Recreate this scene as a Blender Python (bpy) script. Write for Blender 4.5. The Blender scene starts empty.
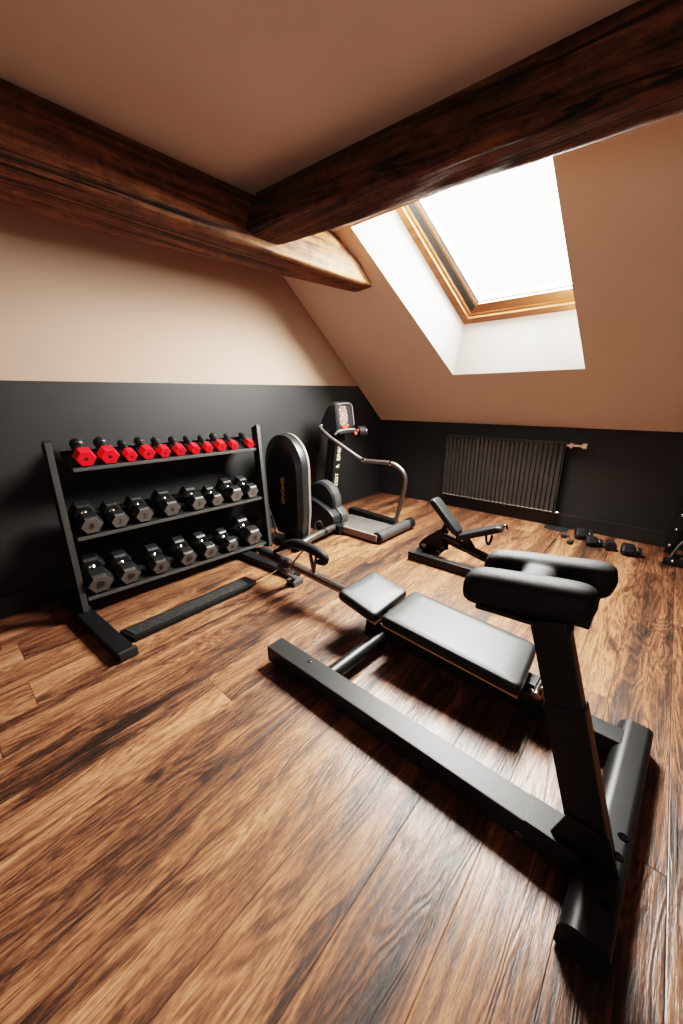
import bpy, bmesh, math, random
from mathutils import Vector, Matrix, Euler, noise
random.seed(7)
SC = bpy.context.scene
COL = SC.collection
PI = math.pi

# ------------------------------------------------------------------ materials
def new_mat(name):
    m = bpy.data.materials.new(name); m.use_nodes = True
    nt = m.node_tree
    b = nt.nodes['Principled BSDF']
    return m, nt, b
def N(nt, kind, **kw):
    n = nt.nodes.new(kind)
    for k, v in kw.items():
        if k == 'inp':
            for a, c in v.items(): n.inputs[a].default_value = c
        else: setattr(n, k, v)
    return n
def L(nt, a, b): nt.links.new(a, b)
def math_n(nt, op, a, b=None, clamp=False):
    n = nt.nodes.new('ShaderNodeMath'); n.operation = op; n.use_clamp = clamp
    for i, v in enumerate((a, b)):
        if v is None: continue
        if isinstance(v, (int, float)): n.inputs[i].default_value = v
        else: nt.links.new(v, n.inputs[i])
    return n.outputs[0]
def ramp(nt, fac, stops):
    r = nt.nodes.new('ShaderNodeValToRGB')
    el = r.color_ramp.elements
    while len(el) < len(stops): el.new(0.5)
    for e, (p, c) in zip(el, stops):
        e.position = p; e.color = (c[0], c[1], c[2], 1)
    nt.links.new(fac, r.inputs[0])
    return r.outputs[0]
def simple(name, col, rough=.5, metal=0, spec=.5, bump=0, bscale=300, var=0, vscale=6, coat=0):
    m, nt, b = new_mat(name)
    b.inputs['Base Color'].default_value = (*col, 1)
    b.inputs['Roughness'].default_value = rough
    b.inputs['Metallic'].default_value = metal
    b.inputs['Specular IOR Level'].default_value = spec
    if coat: b.inputs['Coat Weight'].default_value = coat
    tc = N(nt, 'ShaderNodeTexCoord')
    if bump:
        n = N(nt, 'ShaderNodeTexNoise', inp={'Scale': bscale, 'Detail': 3})
        L(nt, tc.outputs['Object'], n.inputs['Vector'])
        bp = N(nt, 'ShaderNodeBump', inp={'Strength': bump, 'Distance': .002})
        L(nt, n.outputs['Fac'], bp.inputs['Height']); L(nt, bp.outputs[0], b.inputs['Normal'])
    n2 = N(nt, 'ShaderNodeTexNoise', inp={'Scale': vscale, 'Detail': 4})
    L(nt, tc.outputs['Object'], n2.inputs['Vector'])
    v = var or .08
    c = ramp(nt, n2.outputs['Fac'], [(.3, tuple(x*(1-v) for x in col)), (.7, tuple(min(1, x*(1+v)) for x in col))])
    L(nt, c, b.inputs['Base Color'])
    return m

M = {}
M['ceiling'] = simple('brightened_cream_ceiling', (.64, .53, .455), .85, spec=.2, bump=.15, bscale=120, var=.03, vscale=1.5)  # same cream paint, paler here to offset the orange bounce light
M['slope'] = simple('brightened_cream_slope', (.59, .47, .39), .85, spec=.2, bump=.15, bscale=120, var=.03, vscale=1.5)  # same cream paint, brightened because the slope gets only bounced light
M['cream'] = simple('cream_wall_paint', (.37, .255, .198), .85, spec=.2, bump=.15, bscale=120, var=.03, vscale=1.5)  # same cream paint, darker where the skylight falls strongly
M['white'] = simple('white_reveal_paint', (.86, .84, .79), .7, spec=.2, bump=.05, bscale=150, var=.015)
M['powder'] = simple('black_powder_coat', (.0075, .008, .0084), .40, spec=.34, bump=.12, bscale=900, var=.1)
M['powder_soft'] = simple('black_satin_metal', (.010, .0108, .0112), .44, spec=.32, bump=.15, bscale=700, var=.12)
M['vinyl'] = simple('black_vinyl', (.012, .0138, .0138), .47, spec=.38, bump=.12, bscale=450, var=.12, vscale=14)
M['vinyl_side'] = simple('black_vinyl_foam', (.009, .0085, .0085), .60, spec=.22, bump=.15, bscale=500, var=.12)
M['plastic'] = simple('black_plastic', (.011, .0125, .013), .4, spec=.5, bump=.05, bscale=500)
M['rim'] = simple('grey_rim_and_reflection', (.16, .13, .115), .5, spec=.4)  # also paints the wood reflections on the housing band and deck skirt
M['steel_grey'] = simple('grey_painted_steel', (.075, .073, .07), .38, metal=.4, spec=.5)
M['chrome'] = simple('chrome', (.55, .52, .50), .16, metal=1)
M['dark_chrome'] = simple('dark_chrome', (.26, .235, .225), .2, metal=1)
M['gunmetal'] = simple('gunmetal_tube', (.17, .155, .148), .34, metal=.85)
M['bright_tube'] = simple('bright_tube_metal', (.34, .30, .27), .26, metal=.95)
M['baseboard'] = simple('charcoal_satin_paint', (.016, .016, .016), .38, spec=.5)
M['hole'] = simple('black_hole', (.002, .002, .002), .9, spec=.05)
M['upright_edge'] = simple('lit_grey_edge', (.026, .025, .0245), .42, spec=.5)  # grey paints the light caught by the uprights' front faces
M['rubber'] = simple('black_rubber', (.013, .014, .014), .6, spec=.4, bump=.3, bscale=250, var=.2)
M['head'] = simple('dark_rubber_head', (.010, .0105, .0105), .42, spec=.4, bump=.15, bscale=300, var=.15)
M['head_face'] = simple('grey_head_face', (.088, .077, .07), .62, spec=.4, bump=.3, bscale=260, var=.12, vscale=40)
M['number'] = simple('dark_number_relief', (.022, .02, .019), .5)
M['red'] = simple('red_vinyl_head', (.80, .012, .022), .38, spec=.5, var=.06)
M['red_dark'] = simple('dark_hole', (.03, .004, .005), .6)
M['yellow'] = simple('yellow_print', (.95, .62, .04), .5)
M['pale_print'] = simple('pale_yellow_print', (.80, .73, .50), .5)
M['brass'] = simple('copper_valve_metal', (.80, .66, .58), .35, metal=.1)
M['radiator'] = simple('black_radiator_enamel', (.030, .0275, .026), .42, spec=.5)
M['radiator_hole'] = simple('radiator_light_gaps', (.30, .27, .24), .6)
M['ply'] = simple('plywood_edge', (.42, .26, .15), .55, var=.15, vscale=60)
M['seal'] = simple('dark_grey_sash_seal', (.035, .045, .05), .5)
M['alu'] = simple('pale_sash_metal', (.55, .56, .55), .35, metal=.3)
M['grip_red'] = simple('red_button', (.75, .08, .06), .4)

def charcoal():
    m, nt, b = new_mat('charcoal_wall_paint')
    tc = N(nt, 'ShaderNodeTexCoord')
    mp = N(nt, 'ShaderNodeMapping', inp={'Scale': (6, 6, 220)})
    L(nt, tc.outputs['Object'], mp.inputs[0])
    n = N(nt, 'ShaderNodeTexNoise', inp={'Scale': 1, 'Detail': 3}); L(nt, mp.outputs[0], n.inputs['Vector'])
    n2 = N(nt, 'ShaderNodeTexNoise', inp={'Scale': 1.6, 'Detail': 4}); L(nt, tc.outputs['Object'], n2.inputs['Vector'])
    f = math_n(nt, 'ADD', math_n(nt, 'MULTIPLY', n.outputs['Fac'], .35), math_n(nt, 'MULTIPLY', n2.outputs['Fac'], .65))
    c = ramp(nt, f, [(.3, (.0068, .0074, .0077)), (.7, (.0135, .0130, .0126))])
    L(nt, c, b.inputs['Base Color'])
    b.inputs['Roughness'].default_value = .62
    bp = N(nt, 'ShaderNodeBump', inp={'Strength': .25, 'Distance': .002}); L(nt, n.outputs['Fac'], bp.inputs['Height'])
    L(nt, bp.outputs[0], b.inputs['Normal'])
    return m
M['charcoal'] = charcoal()

def floor_cover():
    m, nt, b = new_mat('oak_plank_floor')
    g = N(nt, 'ShaderNodeNewGeometry')
    sp = N(nt, 'ShaderNodeSeparateXYZ'); L(nt, g.outputs['Position'], sp.inputs[0])
    x, y = sp.outputs[0], sp.outputs[1]
    W, LN = .211, 2.3
    u = math_n(nt, 'DIVIDE', math_n(nt, 'SUBTRACT', x, 2.712 - 20*W), W)
    ci = math_n(nt, 'FLOOR', u); uf = math_n(nt, 'FRACT', u)
    wn = N(nt, 'ShaderNodeTexWhiteNoise', noise_dimensions='1D'); L(nt, ci, wn.inputs['W'])
    v = math_n(nt, 'ADD', math_n(nt, 'DIVIDE', y, LN), math_n(nt, 'MULTIPLY', wn.outputs['Value'], 7.31))
    ri = math_n(nt, 'FLOOR', v); vf = math_n(nt, 'FRACT', v)
    cx = N(nt, 'ShaderNodeCombineXYZ'); L(nt, ci, cx.inputs[0]); L(nt, ri, cx.inputs[1])
    w2 = N(nt, 'ShaderNodeTexWhiteNoise', noise_dimensions='3D'); L(nt, cx.outputs[0], w2.inputs['Vector'])
    rs = N(nt, 'ShaderNodeSeparateColor'); L(nt, w2.outputs['Color'], rs.inputs[0])
    r1, r2, r3 = rs.outputs
    def gvec(sx, sy, off):
        c = N(nt, 'ShaderNodeCombineXYZ')
        L(nt, math_n(nt, 'MULTIPLY', x, sx), c.inputs[0]); L(nt, math_n(nt, 'MULTIPLY', y, sy), c.inputs[1])
        L(nt, math_n(nt, 'MULTIPLY', r1, off), c.inputs[2]); return c.outputs[0]
    def nz(vec, scale=1, det=4, rough=.55, dist=0):
        n = N(nt, 'ShaderNodeTexNoise', inp={'Scale': scale, 'Detail': det, 'Roughness': rough, 'Distortion': dist})
        L(nt, vec, n.inputs['Vector']); return n.outputs['Fac']
    broad = nz(gvec(8, .42, 40), 1, 5, .58, .25)
    ring = nz(gvec(6.5, .85, 40), 1, 3, .5, .35)
    lines = math_n(nt, 'SINE', math_n(nt, 'MULTIPLY', ring, 125))
    lines = math_n(nt, 'MULTIPLY', math_n(nt, 'ADD', lines, 1), .5)
    fine = nz(gvec(140, 2.6, 40), 1, 4, .7)
    pore = nz(gvec(380, 42, 40), 1, 2, .6)
    knot = nz(gvec(5.5, 1.5, 60), 1, 4, .55, 1.2)
    kn = N(nt, 'ShaderNodeMapRange', inp={'From Min': .56, 'From Max': .74}); L(nt, knot, kn.inputs['Value'])
    # tone 0 dark .. 1 light
    t = math_n(nt, 'MULTIPLY', broad, .95)
    t = math_n(nt, 'ADD', t, math_n(nt, 'MULTIPLY', math_n(nt, 'SUBTRACT', lines, .5), .14))
    t = math_n(nt, 'ADD', t, math_n(nt, 'MULTIPLY', math_n(nt, 'SUBTRACT', fine, .5), .42))
    t = math_n(nt, 'ADD', t, math_n(nt, 'MULTIPLY', math_n(nt, 'SUBTRACT', pore, .5), .5))
    t = math_n(nt, 'ADD', t, math_n(nt, 'MULTIPLY', math_n(nt, 'SUBTRACT', r2, .5), .16))
    t = math_n(nt, 'SUBTRACT', t, math_n(nt, 'MULTIPLY', kn.outputs[0], .30))
    col = ramp(nt, t, [(.12, (.012, .007, .005)), (.31, (.044, .021, .013)), (.46, (.130, .055, .029)), (.62, (.262, .119, .064)), (.84, (.44, .238, .145))])
    # seams
    e1 = math_n(nt, 'MINIMUM', uf, math_n(nt, 'SUBTRACT', 1, uf))
    e2 = math_n(nt, 'MULTIPLY', math_n(nt, 'MINIMUM', vf, math_n(nt, 'SUBTRACT', 1, vf)), LN/W)
    e = math_n(nt, 'MINIMUM', e1, e2)
    sm = N(nt, 'ShaderNodeMapRange', inp={'From Min': .002, 'From Max': .012, 'To Min': .35, 'To Max': 1}); L(nt, e, sm.inputs['Value'])
    mx = N(nt, 'ShaderNodeMix', data_type='RGBA', blend_type='MULTIPLY'); mx.inputs[0].default_value = 1
    L(nt, col, mx.inputs[6])
    cc = N(nt, 'ShaderNodeCombineColor')
    for i in range(3): L(nt, sm.outputs[0], cc.inputs[i])
    L(nt, cc.outputs[0], mx.inputs[7])
    L(nt, mx.outputs[2], b.inputs['Base Color'])
    rg = N(nt, 'ShaderNodeMapRange', inp={'From Min': .2, 'From Max': .8, 'To Min': .44, 'To Max': .27}); L(nt, t, rg.inputs['Value'])
    L(nt, rg.outputs[0], b.inputs['Roughness'])
    b.inputs['Specular IOR Level'].default_value = .5
    h = math_n(nt, 'ADD', math_n(nt, 'MULTIPLY', lines, .35), math_n(nt, 'ADD', math_n(nt, 'MULTIPLY', fine, .7), math_n(nt, 'MULTIPLY', pore, .5)))
    h = math_n(nt, 'MULTIPLY', h, sm.outputs[0])
    bp = N(nt, 'ShaderNodeBump', inp={'Strength': .55, 'Distance': .003}); L(nt, h, bp.inputs['Height'])
    L(nt, bp.outputs[0], b.inputs['Normal'])
    return m
M['floor'] = floor_cover()

def beam_mat(name, axis, warm=1.0):
    m, nt, b = new_mat(name)
    tc = N(nt, 'ShaderNodeTexCoord')
    sc = (1.6, 26, 26) if axis == 'x' else (26, 1.6, 26)
    mp = N(nt, 'ShaderNodeMapping', inp={'Scale': sc}); L(nt, tc.outputs['Object'], mp.inputs[0])
    n1 = N(nt, 'ShaderNodeTexNoise', inp={'Scale': 1, 'Detail': 8, 'Roughness': .65, 'Distortion': .6}); L(nt, mp.outputs[0], n1.inputs['Vector'])
    n2 = N(nt, 'ShaderNodeTexNoise', inp={'Scale': 11, 'Detail': 8, 'Roughness': .75, 'Distortion': .5}); L(nt, tc.outputs['Object'], n2.inputs['Vector'])
    mp2 = N(nt, 'ShaderNodeMapping', inp={'Scale': (.5, 22, 22) if axis == 'x' else (22, .5, 22)}); L(nt, tc.outputs['Object'], mp2.inputs[0])
    n3 = N(nt, 'ShaderNodeTexNoise', inp={'Scale': 1, 'Detail': 3, 'Distortion': .8}); L(nt, mp2.outputs[0], n3.inputs['Vector'])
    crack = N(nt, 'ShaderNodeMapRange', inp={'From Min': .33, 'From Max': .41}); L(nt, n3.outputs['Fac'], crack.inputs['Value'])
    f = math_n(nt, 'ADD', math_n(nt, 'MULTIPLY', n1.outputs['Fac'], .6), math_n(nt, 'MULTIPLY', n2.outputs['Fac'], .4))
    f = math_n(nt, 'MULTIPLY', f, math_n(nt, 'ADD', math_n(nt, 'MULTIPLY', crack.outputs[0], .5), .5))
    w = warm
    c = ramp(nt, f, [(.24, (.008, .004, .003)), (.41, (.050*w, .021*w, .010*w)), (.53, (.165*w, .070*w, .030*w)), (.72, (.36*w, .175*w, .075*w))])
    L(nt, c, b.inputs['Base Color'])
    b.inputs['Roughness'].default_value = .68
    b.inputs['Specular IOR Level'].default_value = .3
    bp = N(nt, 'ShaderNodeBump', inp={'Strength': .85, 'Distance': .016}); L(nt, f, bp.inputs['Height'])
    L(nt, bp.outputs[0], b.inputs['Normal'])
    return m
M['beam_y'] = beam_mat('old_oak_beam_long', 'y', 1.0)
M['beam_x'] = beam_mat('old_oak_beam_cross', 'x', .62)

def pine():
    m, nt, b = new_mat('varnished_pine')
    tc = N(nt, 'ShaderNodeTexCoord')
    mp = N(nt, 'ShaderNodeMapping', inp={'Scale': (3, 30, 30)}); L(nt, tc.outputs['Object'], mp.inputs[0])
    n1 = N(nt, 'ShaderNodeTexNoise', inp={'Scale': 1, 'Detail': 5}); L(nt, mp.outputs[0], n1.inputs['Vector'])
    c = ramp(nt, n1.outputs['Fac'], [(.3, (.21, .080, .034)), (.7, (.33, .150, .078))])
    L(nt, c, b.inputs['Base Color']); b.inputs['Roughness'].default_value = .35
    return m
M['pine'] = pine()

def tread_mat(name, base, hi, axis):
    m, nt, b = new_mat(name)
    tc = N(nt, 'ShaderNodeTexCoord')
    v = N(nt, 'ShaderNodeTexVoronoi', inp={'Scale': 70}); L(nt, tc.outputs['Object'], v.inputs['Vector'])
    n = N(nt, 'ShaderNodeTexNoise', inp={'Scale': 45, 'Detail': 3}); L(nt, tc.outputs['Object'], n.inputs['Vector'])
    f = math_n(nt, 'ADD', math_n(nt, 'MULTIPLY', v.outputs['Distance'], .6), math_n(nt, 'MULTIPLY', n.outputs['Fac'], .5))
    c = ramp(nt, f, [(.35, base), (.75, hi)]); L(nt, c, b.inputs['Base Color'])
    b.inputs['Roughness'].default_value = .5
    bp = N(nt, 'ShaderNodeBump', inp={'Strength': .8, 'Distance': .004}); L(nt, f, bp.inputs['Height']); L(nt, bp.outputs[0], b.inputs['Normal'])
    return m
M['strip_tread'] = tread_mat('studded_black_strip', (.008, .0085, .0085), (.028, .027, .026), 'y')
def belt_mat():
    m, nt, b = new_mat('ribbed_grey_belt')
    tc = N(nt, 'ShaderNodeTexCoord')
    w = N(nt, 'ShaderNodeTexWave', wave_type='BANDS', bands_direction='Y', inp={'Scale': 9, 'Distortion': .6, 'Detail': 2})
    L(nt, tc.outputs['Object'], w.inputs['Vector'])
    c = ramp(nt, w.outputs['Fac'], [(.2, (.03, .028, .026)), (.8, (.15, .14, .13))]); L(nt, c, b.inputs['Base Color'])
    b.inputs['Roughness'].default_value = .45
    bp = N(nt, 'ShaderNodeBump', inp={'Strength': .8, 'Distance': .006}); L(nt, w.outputs['Fac'], bp.inputs['Height']); L(nt, bp.outputs[0], b.inputs['Normal'])
    return m
M['belt'] = belt_mat()
def screen_mat():
    m, nt, b = new_mat('console_display_print')
    tc = N(nt, 'ShaderNodeTexCoord')
    v = N(nt, 'ShaderNodeTexNoise', inp={'Scale': 75, 'Detail': 2}); L(nt, tc.outputs['Object'], v.inputs['Vector'])
    c = ramp(nt, v.outputs['Fac'], [(.44, (.02, .016, .015)), (.52, (.12, .07, .06)), (.62, (.50, .36, .30))])
    L(nt, c, b.inputs['Base Color']); b.inputs['Roughness'].default_value = .3
    return m
M['screen'] = screen_mat()
def glass_mat():
    m = bpy.data.materials.new('window_glass'); m.use_nodes = True
    nt = m.node_tree
    for n in list(nt.nodes): nt.nodes.remove(n)
    out = nt.nodes.new('ShaderNodeOutputMaterial')
    tr = N(nt, 'ShaderNodeBsdfTransparent', inp={'Color': (.97, .98, .97, 1)})
    gl = N(nt, 'ShaderNodeBsdfGlossy', inp={'Roughness': .02})
    fr = N(nt, 'ShaderNodeFresnel', inp={'IOR': 1.45})
    mx = nt.nodes.new('ShaderNodeMixShader')
    L(nt, fr.outputs[0], mx.inputs[0]); L(nt, tr.outputs[0], mx.inputs[1]); L(nt, gl.outputs[0], mx.inputs[2])
    L(nt, mx.outputs[0], out.inputs[0])
    return m
M['glass'] = glass_mat()

# ------------------------------------------------------------------ mesh helper
class MB:
    def __init__(s): s.bm = bmesh.new(); s.mi = 0
    def _tag(s, faces):
        for f in faces: f.material_index = s.mi
    def poly(s, pts):
        vs = [s.bm.verts.new(p) for p in pts]; f = s.bm.faces.new(vs); f.material_index = s.mi; return s
    def loft(s, rings, caps=True, close=True):
        R = [[s.bm.verts.new(p) for p in r] for r in rings]; fs = []
        n = len(R[0])
        for a, b in zip(R[:-1], R[1:]):
            for i in range(n if close else n-1):
                j = (i+1) % n
                fs.append(s.bm.faces.new((a[i], a[j], b[j], b[i])))
        if caps:
            fs.append(s.bm.faces.new(list(reversed(R[0])))); fs.append(s.bm.faces.new(R[-1]))
        s._tag(fs); return s
    def box(s, c, d, rot=None, bev=0, seg=2):
        t = bmesh.new(); bmesh.ops.create_cube(t, size=1)
        bmesh.ops.scale(t, vec=d, verts=t.verts)
        if bev: bmesh.ops.bevel(t, geom=list(t.edges), offset=bev, segments=seg, affect='EDGES', profile=.5)
        mt = Matrix.Translation(c) @ (rot.to_matrix().to_4x4() if isinstance(rot, Euler) else (rot.to_4x4() if rot else Matrix.Identity(4)))
        return s.merge(t, mt)
    def merge(s, t, mt=Matrix.Identity(4)):
        vm = {v: s.bm.verts.new(mt @ v.co) for v in t.verts}
        for f in t.faces:
            try:
                g = s.bm.faces.new([vm[v] for v in f.verts]); g.material_index = s.mi
            except ValueError: pass
        t.free(); return s
    def bar(s, p0, p1, w, h, bev=.004, up=(0, 0, 1), seg=2):
        """rectangular bar between two points; w sideways, h along up"""
        p0, p1 = Vector(p0), Vector(p1); d = p1-p0; ln = d.length; d.normalize()
        sd = Vector(up).cross(d).normalized(); u = d.cross(sd)
        return s.box((p0+p1)/2, (ln, w, h), Matrix((d, sd, u)).transposed(), bev, seg)
    def tube(s, path, r, seg=18, caps=True, smooth=0):
        P = [Vector(p) for p in path]
        if smooth:
            P = catmull(P, smooth)
        rs = r if isinstance(r, (list, tuple)) else [r]*len(P)
        if len(rs) != len(P):
            rs = [rs[min(int(i*(len(rs)-1)/(len(P)-1)), len(rs)-2)]*(1-((i*(len(rs)-1)/(len(P)-1)) % 1 if i < len(P)-1 else 1)) +
                  rs[min(int(i*(len(rs)-1)/(len(P)-1))+1, len(rs)-1)]*((i*(len(rs)-1)/(len(P)-1)) % 1 if i < len(P)-1 else 1) for i in range(len(P))]
        t0 = (P[1]-P[0]).normalized()
        nrm = t0.orthogonal().normalized(); rings = []
        for i, p in enumerate(P):
            t = ((P[min(i+1, len(P)-1)]-P[i]).normalized() + (P[i]-P[max(i-1, 0)]).normalized()).normalized() if 0 < i < len(P)-1 else ((P[1]-P[0]) if i == 0 else (P[-1]-P[-2])).normalized()
            nrm = (nrm - t*nrm.dot(t)).normalized(); bn = t.cross(nrm)
            rings.append([p + (nrm*math.cos(2*PI*k/seg)+bn*math.sin(2*PI*k/seg))*rs[i] for k in range(seg)])
        return s.loft(rings, caps)
    def cyl(s, p0, p1, r, r1=None, seg=28, bev=0):
        p0, p1 = Vector(p0), Vector(p1); r1 = r if r1 is None else r1
        d = (p1-p0).normalized()
        if bev:
            return s.tube([p0, p0+d*bev*.3, p0+d*bev, p1-d*bev, p1-d*bev*.3, p1], [r-bev, r-bev*.3, r, r1, r1-bev*.3, r1-bev], seg)
        return s.tube([p0, p1], [r, r1], seg)
    def prism(s, pts, axis, a0, a1, bev=0, seg=2):
        """2-D polygon extruded: axis 'y' -> pts are (x,z); axis 'x' -> (y,z); axis 'z' -> (x,y)"""
        f = {'y': lambda p, a: (p[0], a, p[1]), 'x': lambda p, a: (a, p[0], p[1]), 'z': lambda p, a: (p[0], p[1], a)}[axis]
        t = bmesh.new()
        A = [t.verts.new(f(p, a0)) for p in pts]; B = [t.verts.new(f(p, a1)) for p in pts]
        n = len(pts); t.faces.new(A); t.faces.new(list(reversed(B)))
        for i in range(n): t.faces.new((A[i], B[i], B[(i+1) % n], A[(i+1) % n]))
        bmesh.ops.recalc_face_normals(t, faces=t.faces)
        if bev: bmesh.ops.bevel(t, geom=list(t.edges), offset=bev, segments=seg, affect='EDGES', profile=.5)
        return s.merge(t)
    def sphere(s, c, r, sc=(1, 1, 1), seg=20):
        t = bmesh.new(); bmesh.ops.create_uvsphere(t, u_segments=seg, v_segments=seg//2, radius=r)
        return s.merge(t, Matrix.Translation(c) @ Matrix.Diagonal((*sc, 1)))
    def build(s, name, mat, parent=None, org=None, ang=38):
        bm = s.bm
        bmesh.ops.recalc_face_normals(bm, faces=bm.faces)
        if org is None: org = parent.get('_org') if parent else None
        if org is not None: bmesh.ops.translate(bm, vec=-Vector(org), verts=bm.verts)
        for f in bm.faces: f.smooth = True
        for e in bm.edges:
            e.smooth = len(e.link_faces) == 2 and e.calc_face_angle(0) < math.radians(ang)
        me = bpy.data.meshes.new(name); bm.to_mesh(me); bm.free()
        for m in (mat if isinstance(mat, (list, tuple)) else [mat]): me.materials.append(M[m] if isinstance(m, str) else m)
        o = bpy.data.objects.new(name, me); COL.objects.link(o)
        wn = o.modifiers.new('weighted_normals', 'WEIGHTED_NORMAL'); wn.keep_sharp = True
        if parent is not None:
            o.parent = parent
            if org is not None: ORG[o.name] = tuple(org)
        elif org is not None: o.location = org
        return o
ORG = {}
def catmull(P, n):
    out = []
    Q = [P[0]*2-P[1]] + list(P) + [P[-1]*2-P[-2]]
    for i in range(1, len(Q)-2):
        for k in range(n):
            t = k/n; a, b, c, d = Q[i-1:i+3]
            out.append(.5*((2*b)+(c-a)*t+(2*a-5*b+4*c-d)*t*t+(3*b-a-3*c+d)*t**3))
    out.append(P[-1]); return out
class T:
    """a thing: an Empty at its base parenting its parts (meshes are given in room coordinates)"""
    def __init__(s, name, label, cat, org, group=None):
        o = bpy.data.objects.new(name, None); COL.objects.link(o); o.empty_display_size = .1
        o.location = org; o['label'] = label; o['category'] = cat
        if group: o['group'] = group
        s.o = o; s.org = org
    def part(s, name, mb, mat, parent=None, label=None, ang=38):
        o = mb.build(name, mat, parent or s.o, s.org, ang)
        if label: o['label'] = label
        return o
def tag(o, label, cat, group=None):
    o['label'] = label; o['category'] = cat
    if group: o['group'] = group
    return o
def struct(o): o['kind'] = 'structure'; return o
def text_bm(body, size, ext=.001, align='CENTER'):
    cu = bpy.data.curves.new('lettering', 'FONT'); cu.body = body; cu.size = size; cu.extrude = ext
    cu.align_x = align; cu.align_y = 'CENTER'; cu.resolution_u = 3
    ob = bpy.data.objects.new('lettering', cu); COL.objects.link(ob)
    dg = bpy.context.evaluated_depsgraph_get()
    me = bpy.data.meshes.new_from_object(ob.evaluated_get(dg))
    t = bmesh.new(); t.from_mesh(me)
    bpy.data.objects.remove(ob); bpy.data.meshes.remove(me); bpy.data.curves.remove(cu)
    return t
def frame_m(o, X, Y, Z=None):
    X, Y = Vector(X).normalized(), Vector(Y).normalized(); Z = X.cross(Y)
    m = Matrix((X, Y, Z)).transposed().to_4x4(); m.translation = o; return m

# ------------------------------------------------------------------ camera
yaw, pitch, roll, fpx = .723, .310, -.011, 364.8
CX, CY, CZ = 2.892, -4.091, 1.30
fw = Vector((-math.sin(yaw)*math.cos(pitch), math.cos(yaw)*math.cos(pitch), -math.sin(pitch)))
rt = fw.cross(Vector((0, 0, 1))).normalized(); up = rt.cross(fw)
r2 = math.cos(roll)*rt + math.sin(roll)*up; u2 = -math.sin(roll)*rt + math.cos(roll)*up
cam = bpy.data.cameras.new('camera'); camo = bpy.data.objects.new('camera', cam); COL.objects.link(camo)
mt = Matrix((r2, u2, -fw)).transposed().to_4x4(); mt.translation = (CX, CY, CZ)
camo.matrix_world = mt
cam.sensor_fit = 'HORIZONTAL'; cam.sensor_width = 36; cam.lens = fpx/683*36; cam.clip_start = .02
SC.camera = camo

# ------------------------------------------------------------------ room shell
K = .984; TH = .708; HC = 2.45; HP = 1.40
S_, C_ = math.sin(TH), math.cos(TH)
def sl(z): return -(z-K)/math.tan(TH)       # y of the slope at height z
XR, YF = 4.30, -6.40
mb = MB(); mb.poly([(0, YF, 0), (XR, YF, 0), (XR, 0, 0), (0, 0, 0)]); struct(mb.build('floor', 'floor'))
mb = MB(); mb.poly([(0, YF, HC), (XR, YF, HC), (XR, sl(HC), HC), (0, sl(HC), HC)]); struct(mb.build('ceiling', 'ceiling'))
def side_wall(name, x):
    mb = MB()
    mb.poly([(x, YF, 0), (x, 0, 0), (x, 0, K), (x, sl(HP), HP), (x, YF, HP)])
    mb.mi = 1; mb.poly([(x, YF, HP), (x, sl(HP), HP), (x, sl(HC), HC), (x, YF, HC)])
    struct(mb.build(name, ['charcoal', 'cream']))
side_wall('wall_left', 0); side_wall('wall_right', XR)
mb = MB(); mb.poly([(0, 0, 0), (XR, 0, 0), (XR, 0, K), (0, 0, K)]); struct(mb.build('wall_back', 'charcoal'))
mb = MB(); mb.poly([(0, YF, 0), (XR, YF, 0), (XR, YF, HP), (0, YF, HP)])
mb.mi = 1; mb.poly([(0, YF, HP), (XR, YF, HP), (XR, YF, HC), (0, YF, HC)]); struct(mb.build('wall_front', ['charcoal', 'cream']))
# baseboards
mb = MB(); mb.box((.008, YF/2, .068), (.016, -YF, .136), bev=.005); struct(mb.build('baseboard_left', 'baseboard'))
mb = MB(); mb.box((XR/2, -.008, .068), (XR, .016, .136), bev=.005); struct(mb.build('baseboard_back', 'baseboard'))

# slope with the skylight opening -------------------------------------------------
NRM = Vector((0, S_, C_))
def on_slope(x, z, off=0): return Vector((x, sl(z), z)) + NRM*off
ZB, ZT = 1.475, 2.443
A = on_slope(1.236, ZB); B = on_slope(2.316, ZB); C = on_slope(2.190, ZT); D = on_slope(.905, ZT)
mb = MB()
xl0, xr0 = on_slope(0, ZB), on_slope(XR, ZB)
mb.poly([(0, 0, K), (XR, 0, K), xr0, B, A, xl0])
xl1, xr1 = on_slope(0, ZT), on_slope(XR, ZT)
mb.poly([xl0, A, D, xl1]); mb.poly([B, xr0, xr1, C])
mb.poly([xl1, D, C, xr1, on_slope(XR, HC), on_slope(0, HC)])
struct(mb.build('ceiling_slope', 'slope'))
# window: outer frame quad (offset above the slope), sash, glass
OF = .205
def fr(x, zz, off): return on_slope(x, zz, 0) + NRM*off
yv = {}
# in-plane coordinates (s along the slope from the knee, x)
def pl(x, s, off): return Vector((x, -s*C_, K + s*S_)) + NRM*off
s0 = (ZB-K)/S_; s1 = (ZT-K)/S_
SK = -.225                                   # leftward drift of the frame per metre of slope
fb = .975 + .0                               # slope distance of the frame's lower edge
FA = (1.372, 1.132); FBx = 2.30
def FX(s, x): return x + (s-1.132)*SK
def FXR(s): return 2.42 + (s-1.132)*-.06
ft = 2.52
q0 = [pl(1.376, 1.135, OF), pl(2.42, 1.135, OF), pl(FXR(ft), ft, OF), pl(FX(ft, 1.376), ft, OF)]
mb = MB()
o4 = [A, B, C, D]
for i in range(4):
    mb.poly([o4[i], o4[(i+1) % 4], q0[(i+1) % 4], q0[i]])
struct(mb.build('trim_1', 'white'))
win = bpy.data.objects.new('window_1', None); COL.objects.link(win); struct(win); win.location = q0[0]
WO = tuple(q0[0])
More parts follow.
